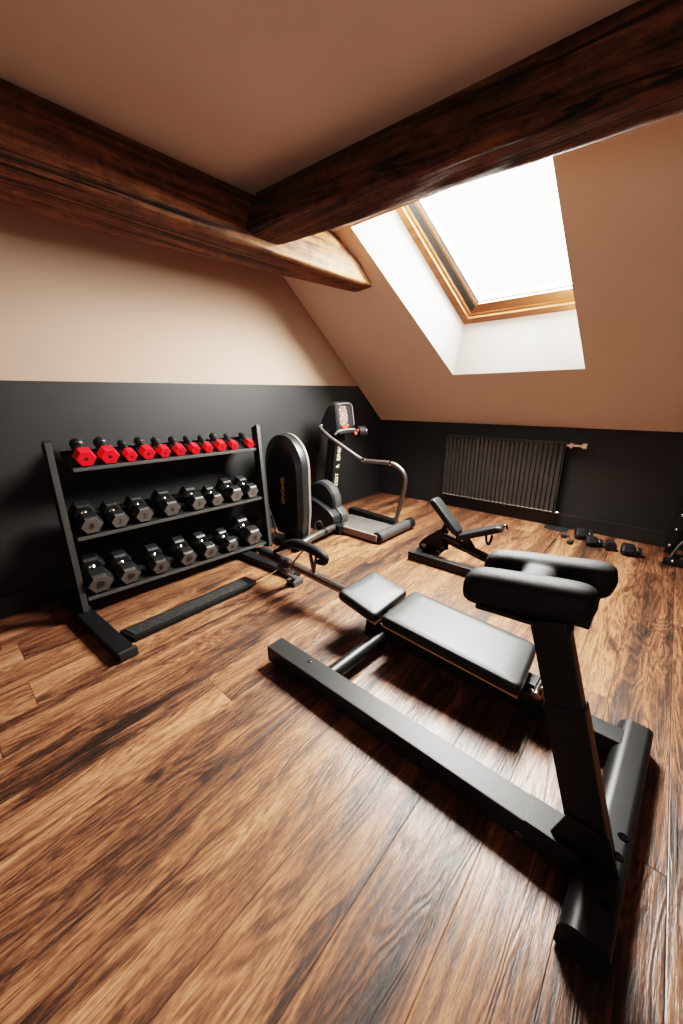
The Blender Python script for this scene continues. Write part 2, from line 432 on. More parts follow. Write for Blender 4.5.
def quad_ring(mb, s_in, s_out, lo, hi, sides=(0, 1, 2, 3)):
    """frame ring between inset distances, extruded along the slope normal from lo to hi"""
    def qd(i, off):
        return [pl(1.376+i*.98, 1.135+i, off), pl(2.42-i, 1.135+i, off), pl(FXR(ft-i)-i, ft-i, off), pl(FX(ft-i, 1.376)+i*.98, ft-i, off)]
    a, b, c, d = qd(s_out, lo), qd(s_in, lo), qd(s_in, hi), qd(s_out, hi)
    for i in sides:
        j = (i+1) % 4
        mb.poly([a[i], a[j], b[j], b[i]]); mb.poly([b[i], b[j], c[j], c[i]]); mb.poly([c[i], c[j], d[j], d[i]]); mb.poly([d[i], d[j], a[j], a[i]])
def wpart(name, mat, args):
    mb = MB(); 
    for a in args: quad_ring(mb, *a)
    return mb.build(name, mat, win, WO)
wpart('window_frame', 'pine', [(.050, -.002, OF-.002, OF+.05), (.066, .050, OF+.022, OF+.05)])
wpart('window_gasket', 'seal', [(.112, .066, OF+.045, OF+.10, (1, 2, 3))])
wpart('window_sash', 'pine', [(.145, .066, OF+.035, OF+.085, (0,)), (.125, .112, OF+.046, OF+.085, (1, 2, 3))])
wpart('sash_trim', 'alu', [(.152, .122, OF+.055, OF+.095, (1, 2, 3)), (.156, .145, OF+.062, OF+.095, (0,))])
mb = MB(); mb.poly([pl(1.376+.145, 1.135+.15, OF+.08), pl(2.42-.15, 1.135+.15, OF+.08), pl(FXR(ft-.15)-.15, ft-.15, OF+.08), pl(FX(ft-.15, 1.376)+.145, ft-.15, OF+.08)])
mb.build('window_pane', 'glass', win, WO)

# ------------------------------------------------------------------ beams
def beam(name, rings_fn, n, mat, label, along, amp=.012, m=14):
    """rings_fn(t) -> four corners (bottom-back, bottom-front, top-front, top-back); hand-hewn surface"""
    rings = []
    for i in range(n+1):
        t = i/n; c = [Vector(p) for p in rings_fn(t)]
        ring = []
        K_ = len(c)
        for k in range(K_):
            a, b = c[k], c[(k+1) % K_]
            for j in range(m):
                f = j/m; p = a.lerp(b, f)
                # soften the arrises
                e = min(f, 1-f)*(b-a).length
                cen = sum(c, Vector())/K_
                if e < .02 and k != K_-2: p = p.lerp(cen, .06*(1-e/.02))
                q = Vector((p.x*(1.3 if along == 'x' else 6), p.y*(1.3 if along == 'y' else 6), p.z*6))
                d = noise.fractal(q, 1.0, 2.0, 4)*amp + noise.noise(q*3.1)*amp*.35
                nn = (p-cen).normalized()
                zz = p.z
                p = p + nn*d
                if zz > HC-.012: p.z = zz
                ring.append(p)
        rings.append(ring)
    mb = MB(); mb.loft(rings); o = mb.build(name, mat, None, None, 60)
    return tag(o, label, 'beam')
def lb(t):
    y0 = -6.39
    pts = []
    for x, z in ((.42+.19*max(0, t), 2.140), (.80+.050*min(1, t*1.6), 2.138), (.785+.048*min(1, t*1.6), 2.285), (.745, HC-.002), (.43+.1*t, HC-.002)):
        ye = sl(z) - .004
        y = y0 + (ye-y0)*t
        if x < .7 and z < 2.3: x = .405 + .21*max(0, (y+3.1)/1.76)**1.0 if y > -3.1 else .405
        pts.append((x, y, z))
    return pts
beam('ceiling_beam', lb, 90, 'beam_y', 'dark old oak beam running along the left wall, its end bright under the skylight', 'y', .010)
def rb(t):
    x = .785 + (XR-.005-.785)*t
    yf = -2.575 + .132*(x-.9); yb = -2.304 + .085*(x-.9); yt = -2.435+.069*(x-.75)
    return [(x, yb, 2.2-.008*x), (x, yf, 2.215-.008*x), (x, yt, HC-.002), (x, yb+.02, HC-.002)]
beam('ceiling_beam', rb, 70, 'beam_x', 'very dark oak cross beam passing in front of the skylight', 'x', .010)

# ------------------------------------------------------------------ radiator
t = T('radiator', 'black ribbed panel radiator with copper coloured valve on the back wall under the skylight', 'radiator', (1.59, -.06, .145))
X0, X1, Z0, Z1 = .992, 2.192, .146, .846
mb = MB()
nr = 27; w = (X1-X0)/nr
prof = []
for i in range(nr):
    x = X0 + i*w
    prof += [(x+.10*w, -.080), (x+.22*w, -.102), (x+.70*w, -.102), (x+.82*w, -.080)]
ring0 = [(x, y, Z0+.03) for x, y in prof]; ring1 = [(x, y, Z1-.02) for x, y in prof]
mb.loft([[(x, y, Z0+.012) for x, y in [(p[0], -.088) for p in prof]], ring0, ring1, [(x, -.088, Z1-.004) for x, y in prof]], caps=False, close=False)
mb.box(((X0+X1)/2, -.052, (Z0+Z1)/2), (X1-X0-.02, .06, Z1-Z0-.03), bev=.004)
t.part('front_panel', mb, 'radiator', ang=20)
for x in (X0, X1):
    mb = MB(); mb.box((x, -.062, (Z0+Z1)/2), (.008, .085, Z1-Z0), bev=.002); t.part('side_cover', mb, 'radiator')
mb = MB()
for y in (-.098, -.075, -.052, -.03): mb.box(((X0+X1)/2, y, Z1), (X1-X0, .006, .014), bev=.0015)
for i in range(30): mb.box((X0+(i+.5)*(X1-X0)/30, -.062, Z1-.003), (.006, .07, .008))
t.part('top_grille', mb, 'radiator')
mb = MB()
for i in range(nr): mb.box((X0+(i+.45)*w, -.1035, Z0+.022), (.024, .004, .008), bev=.001)
mb.box(((X0+X1)/2, -.1015, Z0+.020), (X1-X0-.03, .002, .003))
t.part('bottom_slots', mb, 'radiator_hole', label='row of pale slots along the radiator base')
mb = MB(); mb.cyl((X1, -.062, .826), (X1+.03, -.062, .826), .012); mb.cyl((X1+.03, -.062, .826), (X1+.055, -.062, .826), .024, bev=.003)
mb.cyl((X1+.038, -.062, .826), (X1+.038, -.062, .80), .011)
v = t.part('valve', mb, 'brass', label='copper coloured radiator valve')
mb = MB(); mb.cyl((X1+.055, -.062, .826), (X1+.13, -.062, .826), .011); mb.cyl((X1+.13, -.062, .826), (X1+.168, -.062, .826), .026, bev=.004)
t.part('valve_knob', mb, 'brass', v)
mb = MB(); mb.cyl((X1-.005, -.062, .158), (X1+.032, -.062, .158), .013, bev=.002); t.part('drain_plug', mb, 'chrome')
for x in (X0+.2, X1-.2):
    mb = MB(); mb.box((x, -.012, .5), (.04, .022, .5), bev=.002); t.part('wall_bracket', mb, 'radiator')

# ------------------------------------------------------------------ dumbbell rack
RK = (.55, -2.95, 0)
t = T('dumbbell_rack', 'black steel three-shelf dumbbell rack standing against the left wall', 'rack', RK)
TILT = math.radians(17)
shelves = [('top', .275, .899, .878, -3.535, -2.195), ('mid', .362, .500, .470, -3.612, -2.245), ('bot', .432, .138, .085, -3.645, -2.30)]
def upright(xa, ya, za, xb, yb, zb):
    mb = MB(); a, b = Vector((xa, ya, za)), Vector((xb, yb, zb))
    d = (b-a).normalized(); sd = Vector((0, 1, 0)); sd = (sd-d*sd.dot(d)).normalized(); bk = d.cross(sd)
    if bk.x > 0: bk = -bk
    prof = [(0, -.018), (0, .018), (.075, .018), (.085, .006), (.085, -.006), (.075, -.018)]
    rings = []
    for k, tt in enumerate((0, .02, .985, 1.0)):
        p = a.lerp(b, tt)
        rings.append([p + bk*u + sd*v + (Vector((0, 0, -.018)) if (k == 3 and u > .04) else Vector((0, 0, 0))) for u, v in prof])
    mb.loft(rings); return mb
for a, b in (((.445, -3.672, .052), (.262, -3.622, 1.075)), ((.465, -2.285, .042), (.262, -2.172, 1.070))):
    u_ = t.part('upright', upright(*a, *b), 'powder_soft')
    mb = MB(); a, b = Vector(a), Vector(b); d = b-a; mb.bar(a+d*.01+Vector((.0015, 0, 0)), a+d*.985+Vector((.0015, 0, 0)), .031, .005, .001, up=(1, 0, .2))
    t.part('upright_face', mb, 'upright_edge', u_, 'front edge of the upright, painted grey as if lit')  # strip colour stands in for light on the front face
for nm, xf, zl, zr, yl, yr in shelves:
    mb = MB()
    dep = .27 if nm != 'top' else .22
    d = Vector((-math.cos(TILT), 0, math.sin(TILT))); n_ = Vector((math.sin(TILT), 0, math.cos(TILT)))
    def ring(y, z):
        f = Vector((xf, y, z))
        pts = [f+d*0, f+d*dep, f+d*dep+n_*.02, f+d*(dep+.006)+n_*.02, f+d*(dep+.006)-n_*.014, f+d*.016-n_*.004, f+d*.012-n_*.024, f-n_*.024]
        return pts
    mb.loft([ring(yl, zl), ring(yr, zr)])
    s_ = t.part('shelf', mb, 'powder_soft')
    mb = MB()
    fl_ = Vector((xf+.001, yl, zl)); fr_ = Vector((xf+.001, yr, zr))
    mb.bar(fl_+Vector((0, 0, -.010)), fr_+Vector((0, 0, -.010)), .004, .022, .0015)
    t.part('shelf_edge', mb, 'steel_grey', s_, 'worn grey front edge of the shelf')
# feet
mb = MB(); mb.box((.56, -3.672, .034), (.86, .084, .056), Euler((0, 0, .055)), .006); f1 = t.part('foot', mb, 'powder')
mb = MB(); mb.box((1.0, -3.640, .030), (.026, .094, .050), Euler((0, 0, .055)), .006); t.part('end_cap', mb, 'rubber', f1)
mb = MB(); mb.cyl((.40, -3.655, .06), (.40, -3.655, .074), .020, bev=.003); t.part('bolt', mb, 'powder_soft', f1)
mb = MB(); mb.box((.66, -2.50, .030), (.72, .09, .052), Euler((0, 0, .06)), .006); f2 = t.part('foot', mb, 'powder')
mb = MB(); mb.sphere((.985, -2.49, .056), .014); t.part('bolt', mb, 'chrome', f2)
# studded tread strip joined to the left foot
mb = MB(); mb.prism([(.752, -3.60), (.892, -3.57), (.892, -2.80), (.868, -2.735), (.745, -2.745)], 'z', .004, .030, .004)
t.part('floor_strip', mb, 'powder')
mb = MB(); mb.prism([(.772, -3.575), (.870, -3.555), (.870, -2.80), (.768, -2.80)], 'z', .030, .034, .001)
t.part('strip_tread', mb, 'strip_tread', label='studded black tread on the floor strip')
mb = MB(); mb.tube([(.86, -2.74, .03), (.93, -2.56, .085)], .0045, 8); t.part('tie_rod', mb, 'chrome', label='thin bright rod')

# ------------------------------------------------------------------ dumbbells
def hexring(x, r, rot=0, n=6):
    return [Vector((x, r*math.sin(PI/n + rot + k*2*PI/n), -r*math.cos(PI/n + rot + k*2*PI/n))) for k in range(n)]
def head_mb(x0, x1, R, front=True, n=6):
    mb = MB(); ln = x0-x1
    rr = [(x0, R*.84), (x0-ln*.10, R*.97), (x0-ln*.16, R), (x1+ln*.22, R), (x1+ln*.05, R*.86), (x1, R*.70)]
    mb.loft([hexring(x, r, 0, n) for x, r in rr]); return mb
def make_dumbbell(kind):
    """unit dumbbell, flat-to-flat width 1, front face centre at the origin, axis towards -x"""
    root = bpy.data.objects.new('dumbbell', None); COL.objects.link(root); root.empty_display_size = .05
    R = .5/math.cos(PI/6)
    if kind == 'black':
        a = head_mb(0, -.72, R).build('head', 'head', root, ang=25)
        mb = MB(); mb.loft([hexring(-.001, R*.835), hexring(.010, R*.80)]); mb.build('face_plate', 'head_face', root, ang=20)['label'] = 'flat grey end face'
        mb = MB(); mb.tube([(-.66, 0, 0), (-.76, 0, 0), (-.82, 0, 0), (-.98, 0, 0), (-1.14, 0, 0), (-1.2, 0, 0), (-1.3, 0, 0)], [.26, .20, .155, .175, .155, .20, .26], 20)
        mb.build('handle', 'chrome', root)['label'] = 'chrome handle'
        mb = head_mb(0, -.72, R); bmesh.ops.rotate(mb.bm, verts=mb.bm.verts, cent=(0, 0, 0), matrix=Matrix.Rotation(PI, 3, 'Z'))
        bmesh.ops.translate(mb.bm, verts=mb.bm.verts, vec=(-1.94, 0, 0)); mb.build('head', 'head', root, ang=25)
    elif kind == 'red':
        a = head_mb(0, -.72, R).build('head', 'red', root, 'o' if 0 else None, ang=25); a['label'] = 'red hexagonal head'
        mb = MB(); mb.cyl((-.02, 0, 0), (.006, 0, 0), .12, seg=16); mb.build('centre_hole', 'red_dark', root)
        mb = MB(); mb.tube([(-.6, 0, 0), (-.74, 0, .02), (-.84, 0, .05), (-1.1, 0, .10), (-1.4, 0, .15), (-1.46, 0, .16)], [.36, .33, .29, .31, .29, .30], 20)
        mb.build('handle', 'dark_chrome', root)['label'] = 'dark chrome handle'
        mb = MB(); mb.tube([(-1.42, 0, .15), (-1.46, 0, .16), (-1.6, 0, .17), (-1.85, 0, .18), (-1.94, 0, .18)], [.32, .37, .385, .375, .30], 20)
        mb.build('head', 'plastic', root)['label'] = 'black rounded rear end'
    else:
        a = head_mb(0, -.95, R).build('head', 'head', root, ang=25)
        mb = MB(); mb.tube([(-.9, 0, 0), (-.98, 0, 0), (-1.08, 0, 0), (-1.15, 0, 0)], [.24, .2, .2, .24], 16); mb.build('handle', 'steel_grey', root)
        head_mb(-1.12, -1.42, R*.62).build('head', 'head', root, ang=25)
    return root
def dup(root):
    r = root.copy(); COL.objects.link(r)
    for ch in list(root.children):
        c = ch.copy(); COL.objects.link(c); c.parent = r
    return r
protos = {}
def place_dumbbell(kind, loc, D, tilt, yawd, label, group, num=None, stretch=None):
    if kind not in protos: protos[kind] = make_dumbbell(kind); r = protos[kind]; fresh = True
    else: r = dup(protos[kind])
    r.location = loc
    # front looks along local +x; axis rises towards the back by tilt
    r.rotation_euler = Euler((0, tilt, math.radians(-yawd)), 'XYZ')
    r.scale = (D*(stretch or 1), D, D)
    r['label'] = label; r['category'] = 'dumbbell'; r['group'] = group
    return r, num
NUMS = []
ORD = ['first', 'second', 'third', 'fourth', 'fifth', 'sixth', 'seventh', 'eighth', 'ninth', 'tenth', 'eleventh']
def lerp(a, b, t): return a+(b-a)*t
def row(kind, data, sh, tiers, shelf_word, group, nums=None):
    nm, xf, zl, zr, yl, yr = sh
    n = len(data)
    for i, (y, D, yw) in enumerate(data):
        zt = lerp(zl, zr, (y-yl)/(yr-yl))
        ins = .006
        z = zt + ins*math.tan(TILT) + D*.5*math.cos(TILT) + .001
        x = xf - ins + D*.5*math.sin(TILT)
        big = 'large ' if D == max(d[1] for d in data) else ('small ' if D == min(d[1] for d in data) else '')
        if i == 0: pos = 'leftmost on the %s shelf of the rack' % shelf_word
        elif i == n-1: pos = 'rightmost on the %s shelf of the rack' % shelf_word
        else: pos = '%s from the left on the %s shelf' % (ORD[i], shelf_word)
        kw = 'red-headed dumbbell with dark chrome handle' if kind == 'red' else 'black hexagonal dumbbell with grey face'
        st = max(1.0, .215/(1.94*D)) if kind == 'red' else 1
        place_dumbbell(kind, (x, y, z), D, TILT, yw, big + kw + ', ' + pos, group, stretch=st)
        if nums: NUMS.append((bpy.data.objects, (x, y, z), D, yw, nums[i]))
row('red', [(-3.458, .100, 3), (-3.328, .100, 3), (-3.203, .070, 4), (-3.095, .082, 5), (-2.984, .074, 5), (-2.872, .071, 9), (-2.757, .066, 8), (-2.650, .064, 11), (-2.542, .074, 11), (-2.425, .060, 13), (-2.268, .062, 11)],
    shelves[0], None, 'top', 'red dumbbells on the top shelf')
def row_black(data, sh, word, group, nums):
    row('black', data, sh, None, word, group)
    obs = [o for o in bpy.data.objects if o.get('group') == group]
    obs.sort(key=lambda o: o.location.y)
    for o, nn in zip(obs, nums):
        mb = MB(); tb = text_bm(nn, .40 if len(nn) > 1 else .46, .006)
        mb.merge(tb, frame_m((.014, 0, 0), (0, 1, 0), (0, 0, 1)))
        c = mb.build('number', 'number', o, ang=20); c['label'] = 'raised weight number'
row_black([(-3.528, .120, 2), (-3.371, .106, 0), (-3.222, .112, 3), (-3.037, .118, 4), (-2.835, .113, 3), (-2.682, .098, 4), (-2.511, .117, 1), (-2.355, .114, -1)],
          shelves[1], 'middle', 'black dumbbells on the middle shelf', ['8', '2', '2', '4', '8', '5', '7', '2'])
row_black([(-3.568, .140, 3), (-3.398, .125, 1), (-3.202, .117, 5), (-3.004, .121, 4), (-2.830, .118, 1), (-2.640, .110, -1), (-2.430, .146, 2)],
          shelves[2], 'bottom', 'black dumbbells on the bottom shelf', ['12', '10', '9', '20', '10', '6', '12'])
# on the floor by the back wall
FG = 'small black dumbbells lying on the floor by the back wall'
for (x, y, D, rz, lab) in [
    (2.425, -.262, .098, PI+.35, 'small black dumbbell on the floor nearest the radiator, beside two loose clamps'),
    (2.530, -.385, .086, PI+.28, 'small black dumbbell on the floor, second from the radiator'),
    (2.716, -.420, .084, -PI/2+.25, 'small black dumbbell on the floor seen end on, third from the radiator'),
    (2.788, -.425, .094, PI+.22, 'small black dumbbell on the floor farthest from the radiator')]:
    r, _ = place_dumbbell('floor', (x, y, D*.5), D, 0, 0, lab, FG)
    r.rotation_euler = Euler((0, 0, rz), 'XYZ')
for (x, y, rz, lab) in [(2.345, -.315, .4, 'tiny round black clamp on the floor, the one nearer the radiator'), (2.420, -.452, 1.2, 'tiny round black clamp on the floor in front of the nearest small dumbbell')]:
    t = T('clamp', lab, 'clamp', (x, y, 0), 'loose clamps on the floor')
    mb = MB(); mb.cyl((x, y, .001), (x, y, .032), .024, seg=20, bev=.006); t.part('ring', mb, 'rubber')
    mb = MB(); mb.bar((x+.018*math.cos(rz), y+.018*math.sin(rz), .018), (x+.05*math.cos(rz), y+.05*math.sin(rz), .022), .014, .014, .003); t.part('handle', mb, 'rubber')
mb = MB(); mb.prism([(2.135, -.150), (2.325, -.165), (2.335, -.020), (2.125, -.020)], 'z', .0, .006, .002)
tag(mb.build('floor_cover', 'rubber'), 'small flat black piece on the floor below the right end of the radiator', 'mat')  # thin black sheet lying flat on the floor

# ------------------------------------------------------------------ big bench in the foreground
t = T('sit_up_bench', 'large black padded exercise bench with steel rails and thigh rollers in the foreground', 'bench', (2.35, -2.9, 0))
mb = MB(); mb.box((2.262, -3.141, .062), (1.352, .098, .084), bev=.006); rail = t.part('rail', mb, 'powder_soft', label='near flat steel rail lying along the floor')
mb = MB(); mb.box((2.860, -3.141, .1055), (.13, .094, .006), bev=.002)
t.part('joint_plate', mb, 'powder_soft', rail)
mb = MB()
mb.cyl((2.79, -3.192, .05), (2.79, -3.197, .05), .012, bev=.001); mb.cyl((1.83, -3.125, .103), (1.83, -3.125, .108), .010, bev=.001)
t.part('bolt', mb, 'chrome', rail)
mb = MB(); mb.box((1.592, -3.141, .062), (.012, .094, .080), bev=.004); t.part('end_cap', mb, 'rubber', rail)
for x in (1.68, 2.6):
    mb = MB(); mb.cyl((x, -3.141, 0), (x, -3.141, .024), .022); t.part('rubber_foot', mb, 'rubber', rail)
mb = MB(); mb.box((2.455, -2.655, .066), (1.07, .082, .072), bev=.006); rail2 = t.part('rail', mb, 'powder_soft', label='far steel rail under the long pad')
for x in (2.02, 2.7):
    mb = MB(); mb.cyl((x, -2.66, 0), (x, -2.66, .034), .020); t.part('rubber_foot', mb, 'rubber', rail2)
mb = MB(); mb.cyl((1.936, -3.095, .066), (1.950, -2.695, .066), .036, bev=.004); t.part('cross_tube', mb, 'powder')
mb = MB(); mb.box((1.90, -2.70, .095), (.10, .05, .13), Euler((0, .15, 0)), .006); t.part('mount_bracket', mb, 'powder')
# cross foot: flat oval profile
mb = MB()
pr = []
for k in range(9):
    a = PI - k*PI/16*1.0
    pr.append((2.985+.042*math.cos(a), .060+.045*math.sin(a)))
for k in range(7):
    a = PI/2 - k*PI/12
    pr.append((3.027+.022*math.cos(a), .083+.022*math.sin(a)))
pr += [(3.052, .012), (3.046, .004), (2.948, .004), (2.943, .012)]
mb.prism(pr, 'y', -3.352, -2.553, 0)
bmesh.ops.rotate(mb.bm, verts=mb.bm.verts, cent=(3.0, -2.95, 0), matrix=Matrix.Rotation(-.055, 3, 'Z'))
ft_ = t.part('cross_foot', mb, 'powder', label='thick rounded black cross foot', ang=30)
mb = MB()
for (x, y, z) in [(3.013, -3.115, .1055), (3.018, -3.05, .1055), (3.000, -3.255, .1055)]:
    mb = MB(); mb.tube([(x+.010*math.cos(a), y+.010*math.sin(a), z) for a in [k*2*PI/16 for k in range(17)]], .0022, 6); mb.cyl((x, y, z-.01), (x, y, z+.0006), .0095, seg=16); t.part('bolt_hole', mb, 'hole', ft_)
# slanted post
P0, P1 = Vector((2.962, -3.132, .085)), Vector((2.755, -3.125, .745))
mb = MB(); pd = (P1-P0).normalized(); mb.bar(P0, P0.lerp(P1, .66), .058, .098, .006, up=(1, 0, .3)); post = t.part('post', mb, 'powder', label='slanted black post')
mb = MB(); mb.bar(P0.lerp(P1, .5), P1, .050, .088, .006, up=(1, 0, .3)); t.part('inner_post', mb, 'powder', post)
mb = MB(); mb.prism([(2.86, .108), (3.02, .104), (2.985, .20), (2.885, .20)], 'y', -3.170, -3.163, .002); mb.cyl((2.925, -3.174, .15), (2.925, -3.17, .15), .010, bev=.001)
t.part('gusset', mb, 'powder', post)
mb = MB(); mb.box((2.715, -3.01, .722), (.18, .20, .012), Euler((0, -.06, 0)), .003); mb.box((2.69, -3.125, .722), (.24, .045, .014), Euler((0, -.06, 0)), .003); mb.box((2.815, -3.005, .742), (.05, .20, .016), Euler((0, -.06, 0)), .003)
t.part('pad_plate', mb, 'powder_soft')
# thigh pad: two long rollers joined by a saddle
def bolster(mb, x0, x1, y, z, ry, rz, dz, dy):
    n = 30; rings = []
    for i in range(n+1):
        u = -1+2*i/n
        s = (1-abs(u)**7)**(1/3.2) if abs(u) < 1 else 0
        s = max(s, .02)
        cx = (x0+x1)/2 + u*(x1-x0)/2
        cz = z + dz*u; cy = y + dy*u
        rings.append([(cx, cy+ry*s*math.copysign(abs(math.cos(a))**.8, math.cos(a)), cz+rz*s*math.copysign(abs(math.sin(a))**.8, math.sin(a))) for a in [2*PI*k/32 for k in range(32)]])
    mb.loft(rings)
mb = MB()
bolster(mb, 2.515, 2.850, -3.095, .775, .056, .056, .020, .008)
bolster(mb, 2.510, 2.872, -2.915, .772, .055, .056, .022, .012)
mb.box((2.690, -3.005, .772), (.105, .20, .078), Euler((0, -.06, 0)), .034, 4)
pad = t.part('thigh_pad', mb, 'vinyl_side', label='double black roller pad on top of the post')
md = pad.modifiers.new('remesh', 'REMESH'); md.mode = 'VOXEL'; md.voxel_size = .007; md.use_smooth_shade = True
md = pad.modifiers.new('smooth', 'SMOOTH'); md.iterations = 14; md.factor = .5
# pads
def pad_mb(c4, th, bulge=.006, rad=.035):
    """upholstered pad: c4 = top corners (anticlockwise), thickness th"""
    c = [Vector(p) for p in c4]; n_ = (c[1]-c[0]).cross(c[3]-c[0]).normalized()
    if n_.z < 0: n_ = -n_
    cen = sum(c, Vector())/4
    out = []
    for i in range(4):
        a, p, b = c[i-1], c[i], c[(i+1) % 4]
        da, db = (a-p).normalized(), (b-p).normalized()
        for k in range(9):
            tt = k/8; out.append((p+da*rad)*(1-tt)**2 + p*2*tt*(1-tt) + (p+db*rad)*tt**2)
    mb = MB()
    def ins(d): 
        return [p + (cen-p).normalized()*d for p in out]
    rings = [[p-n_*th for p in ins(.006)], [p-n_*(th-.006) for p in ins(0)], [p-n_*.022 for p in ins(0)], [p-n_*.010 for p in ins(.004)], [p-n_*.003 for p in ins(.012)], [p for p in ins(.022)], [p+n_*bulge*.6 for p in ins(.06)], [p+n_*bulge for p in ins(.10)]]
    mb.loft(rings); return mb
hp = [(1.700, -2.782, .284), (1.955, -2.782, .226), (1.960, -2.460, .238), (1.715, -2.460, .292)]
bp_ = [(1.985, -2.784, .247), (2.660, -2.786, .210), (2.640, -2.475, .226), (1.990, -2.460, .256)]
h_ = t.part('head_pad', pad_mb(hp, .050), 'vinyl', label='short black head pad', ang=50)
s_ = t.part('back_pad', pad_mb(bp_, .050), 'vinyl', label='long black back pad', ang=50)
def board(c4, th, off):
    c = [Vector(p) for p in c4]; cen = sum(c, Vector())/4
    c = [p+(cen-p).normalized()*.012 for p in c]
    mb = MB(); lo = [p-Vector((0, 0, off+th)) for p in c]; hi = [p-Vector((0, 0, off)) for p in c]; mb.loft([lo, hi]); return mb
t.part('pad_board', board(hp, .010, .050), 'ply', h_, 'tan plywood base board'); t.part('pad_board', board(bp_, .010, .050), 'ply', s_, 'tan plywood base board')
mb = MB(); mb.bar((1.66, -2.63, .196), (2.72, -2.63, .128), .07, .045, .004); t.part('pad_rail', mb, 'powder')
mb = MB(); mb.bar((2.66, -2.70, .14), (2.76, -2.67, .08), .012, .06, .003, up=(1, 0, 1)); mb.cyl((2.70, -2.72, .15), (2.70, -2.58, .15), .018, bev=.003); mb.cyl((2.72, -2.70, .165), (2.72, -2.60, .165), .024, bev=.004)
t.part('hinge', mb, 'chrome', label='chrome pivot at the foot of the back pad')
# rail tube to the left, with hand bar
mb = MB(); mb.cyl((1.10, -2.625, .207), (1.76, -2.628, .178), .029, bev=.003); t.part('extension_tube', mb, 'bright_tube', label='shiny extension tube')
mb = MB(); mb.cyl((.82, -2.612, .205), (1.12, -2.641, .208), .034, bev=.006); mb.cyl((.80, -2.61, .205), (.835, -2.613, .205), .040, bev=.008); sl_ = t.part('tube_sleeve', mb, 'powder_soft')
mb = MB(); mb.cyl((1.06, -2.636, .208), (1.10, -2.64, .208), .042, bev=.004); mb.tube([(1.06, -2.68, .20), (1.10, -2.66, .15), (1.09, -2.56, .055)], .012, 10); mb.box((1.075, -2.58, .10), (.03, .012, .13), Euler((.5, 0, 0)), .003)
mb.box((1.07, -2.545, .020), (.09, .09, .040), bev=.005)
t.part('clamp', mb, 'steel_grey', sl_, 'grey clamp and bracket')
hb = [(x, -2.62, z) for x, z in ((.955, .250), (1.018, .283), (1.086, .330), (1.19, .372), (1.304, .376), (1.394, .366), (1.447, .346), (1.442, .316), (1.39, .300))]
mb = MB(); mb.tube(hb, [.012, .015, .028, .032, .032, .032, .029, .025, .016], 18, smooth=5); hb_ = t.part('hand_bar', mb, 'vinyl_side', label='curved black foam hand bar')
mb = MB(); mb.tube([(1.146, -2.655, .195), (1.264, -2.625, .345)], .006, 8); mb.tube([(1.32, -2.62, .355), (1.355, -2.625, .215)], .012, 8); mb.tube([(1.38, -2.62, .355), (1.37, -2.64, .215)], .009, 8)
t.part('bar_strut', mb, 'dark_chrome', hb_)

# ------------------------------------------------------------------ arched machine housing
t = T('machine_housing', 'tall black arched exercise machine housing with yellow lettering beside the dumbbell rack', 'exercise machine', (.42, -1.99, 0))
def arch(cx, hw, top, bl, br, zb, zs, n=26):
    """closed outline: arch with straight sides down to zs then taper to (bl, br) at zb"""
    pts = [(cx+bl, zb), ]
    pts = [(bl, zb)]
    zc = top-hw*1.12
    pts.append((cx-hw*.97, zs)); 
    for k in range(n+1):
        a = PI - k*PI/n
        pts.append((cx+hw*math.cos(a), zc+hw*1.12*math.sin(a)))
    pts.append((cx+hw*.99, zs)); pts.append((br, zb))
    return pts
outer = arch(.372, .255, .985, .235, .592, .065, .30)
inner = arch(.385, .200, .890, .29, .560, .090, .28)
def ringy(o, y, k=1, c=(.40, .5)): return [(c[0]+(x-c[0])*k, y, c[1]+(z-c[1])*k) for x, z in o]
mb = MB(); mb.loft([ringy(outer, -1.955, .985), ringy(outer, -1.99), ringy(outer, -2.02, .985), ringy(inner, -2.045, 1.05), ringy(inner, -2.055, 1.0), ringy(inner, -2.057, .93), ringy(inner, -2.050, .88)])
body = t.part('housing_shell', mb, 'plastic', ang=28)
mb = MB(); mb.loft([ringy(outer, -1.925, .985), ringy(outer, -1.930, 1.004), ringy(outer, -1.953, 1.004), ringy(outer, -1.957, .97)]); t.part('housing_rim', mb, 'rim', label='edge band of the housing, wood reflection painted pale grey')  # pale tone of the band paints in reflected wood
mb = MB(); tb = text_bm('ONOHO', .062, .0012); mb.merge(tb, frame_m((.392, -2.0515, .485), (.05, 0, 1), (-1, 0, .05))); t.part('lettering', mb, 'yellow', body, 'yellow vertical lettering')
mb = MB(); mb.box((.40, -1.955, .034), (.22, .05, .066), bev=.004); t.part('base_plate', mb, 'powder')
mb = MB(); mb.tube([(.225, -2.03, .02), (.20, -2.035, .10), (.165, -2.03, .20)], .006, 8); t.part('gap_line', mb, 'steel_grey')  # thin pale strip added for the white gap beside the housing

# ------------------------------------------------------------------ treadmill style trainer
t = T('treadmill', 'black walking trainer with console, looped handrail and ribbed deck in the room corner', 'exercise machine', (.7, -1.4, 0))
mb = MB(); mb.box((.80, -1.40, .070), (.60, .33, .030), bev=.005); t.part('deck', mb, 'belt', label='grey ribbed walking deck')
mb = MB(); mb.box((.82, -1.572, .052), (.54, .020, .066), bev=.004); t.part('side_skirt', mb, 'rim', label='side skirt of the deck, wood reflection painted pale')  # pale tone paints in the wood mirrored by the skirt
mb = MB(); mb.bar((.42, -1.135, .085), (1.06, -1.205, .085), .085, .085, .014); t.part('side_frame', mb, 'powder')
mb = MB(); mb.box((.75, -1.40, .030), (.66, .30, .04), bev=.004); t.part('under_frame', mb, 'powder')
mb = MB(); mb.cyl((1.088, -1.545, .056), (1.098, -1.06, .056), .050, seg=32, bev=.006); rr = t.part('rear_roller', mb, 'steel_grey', label='thick grey rear roller tube')
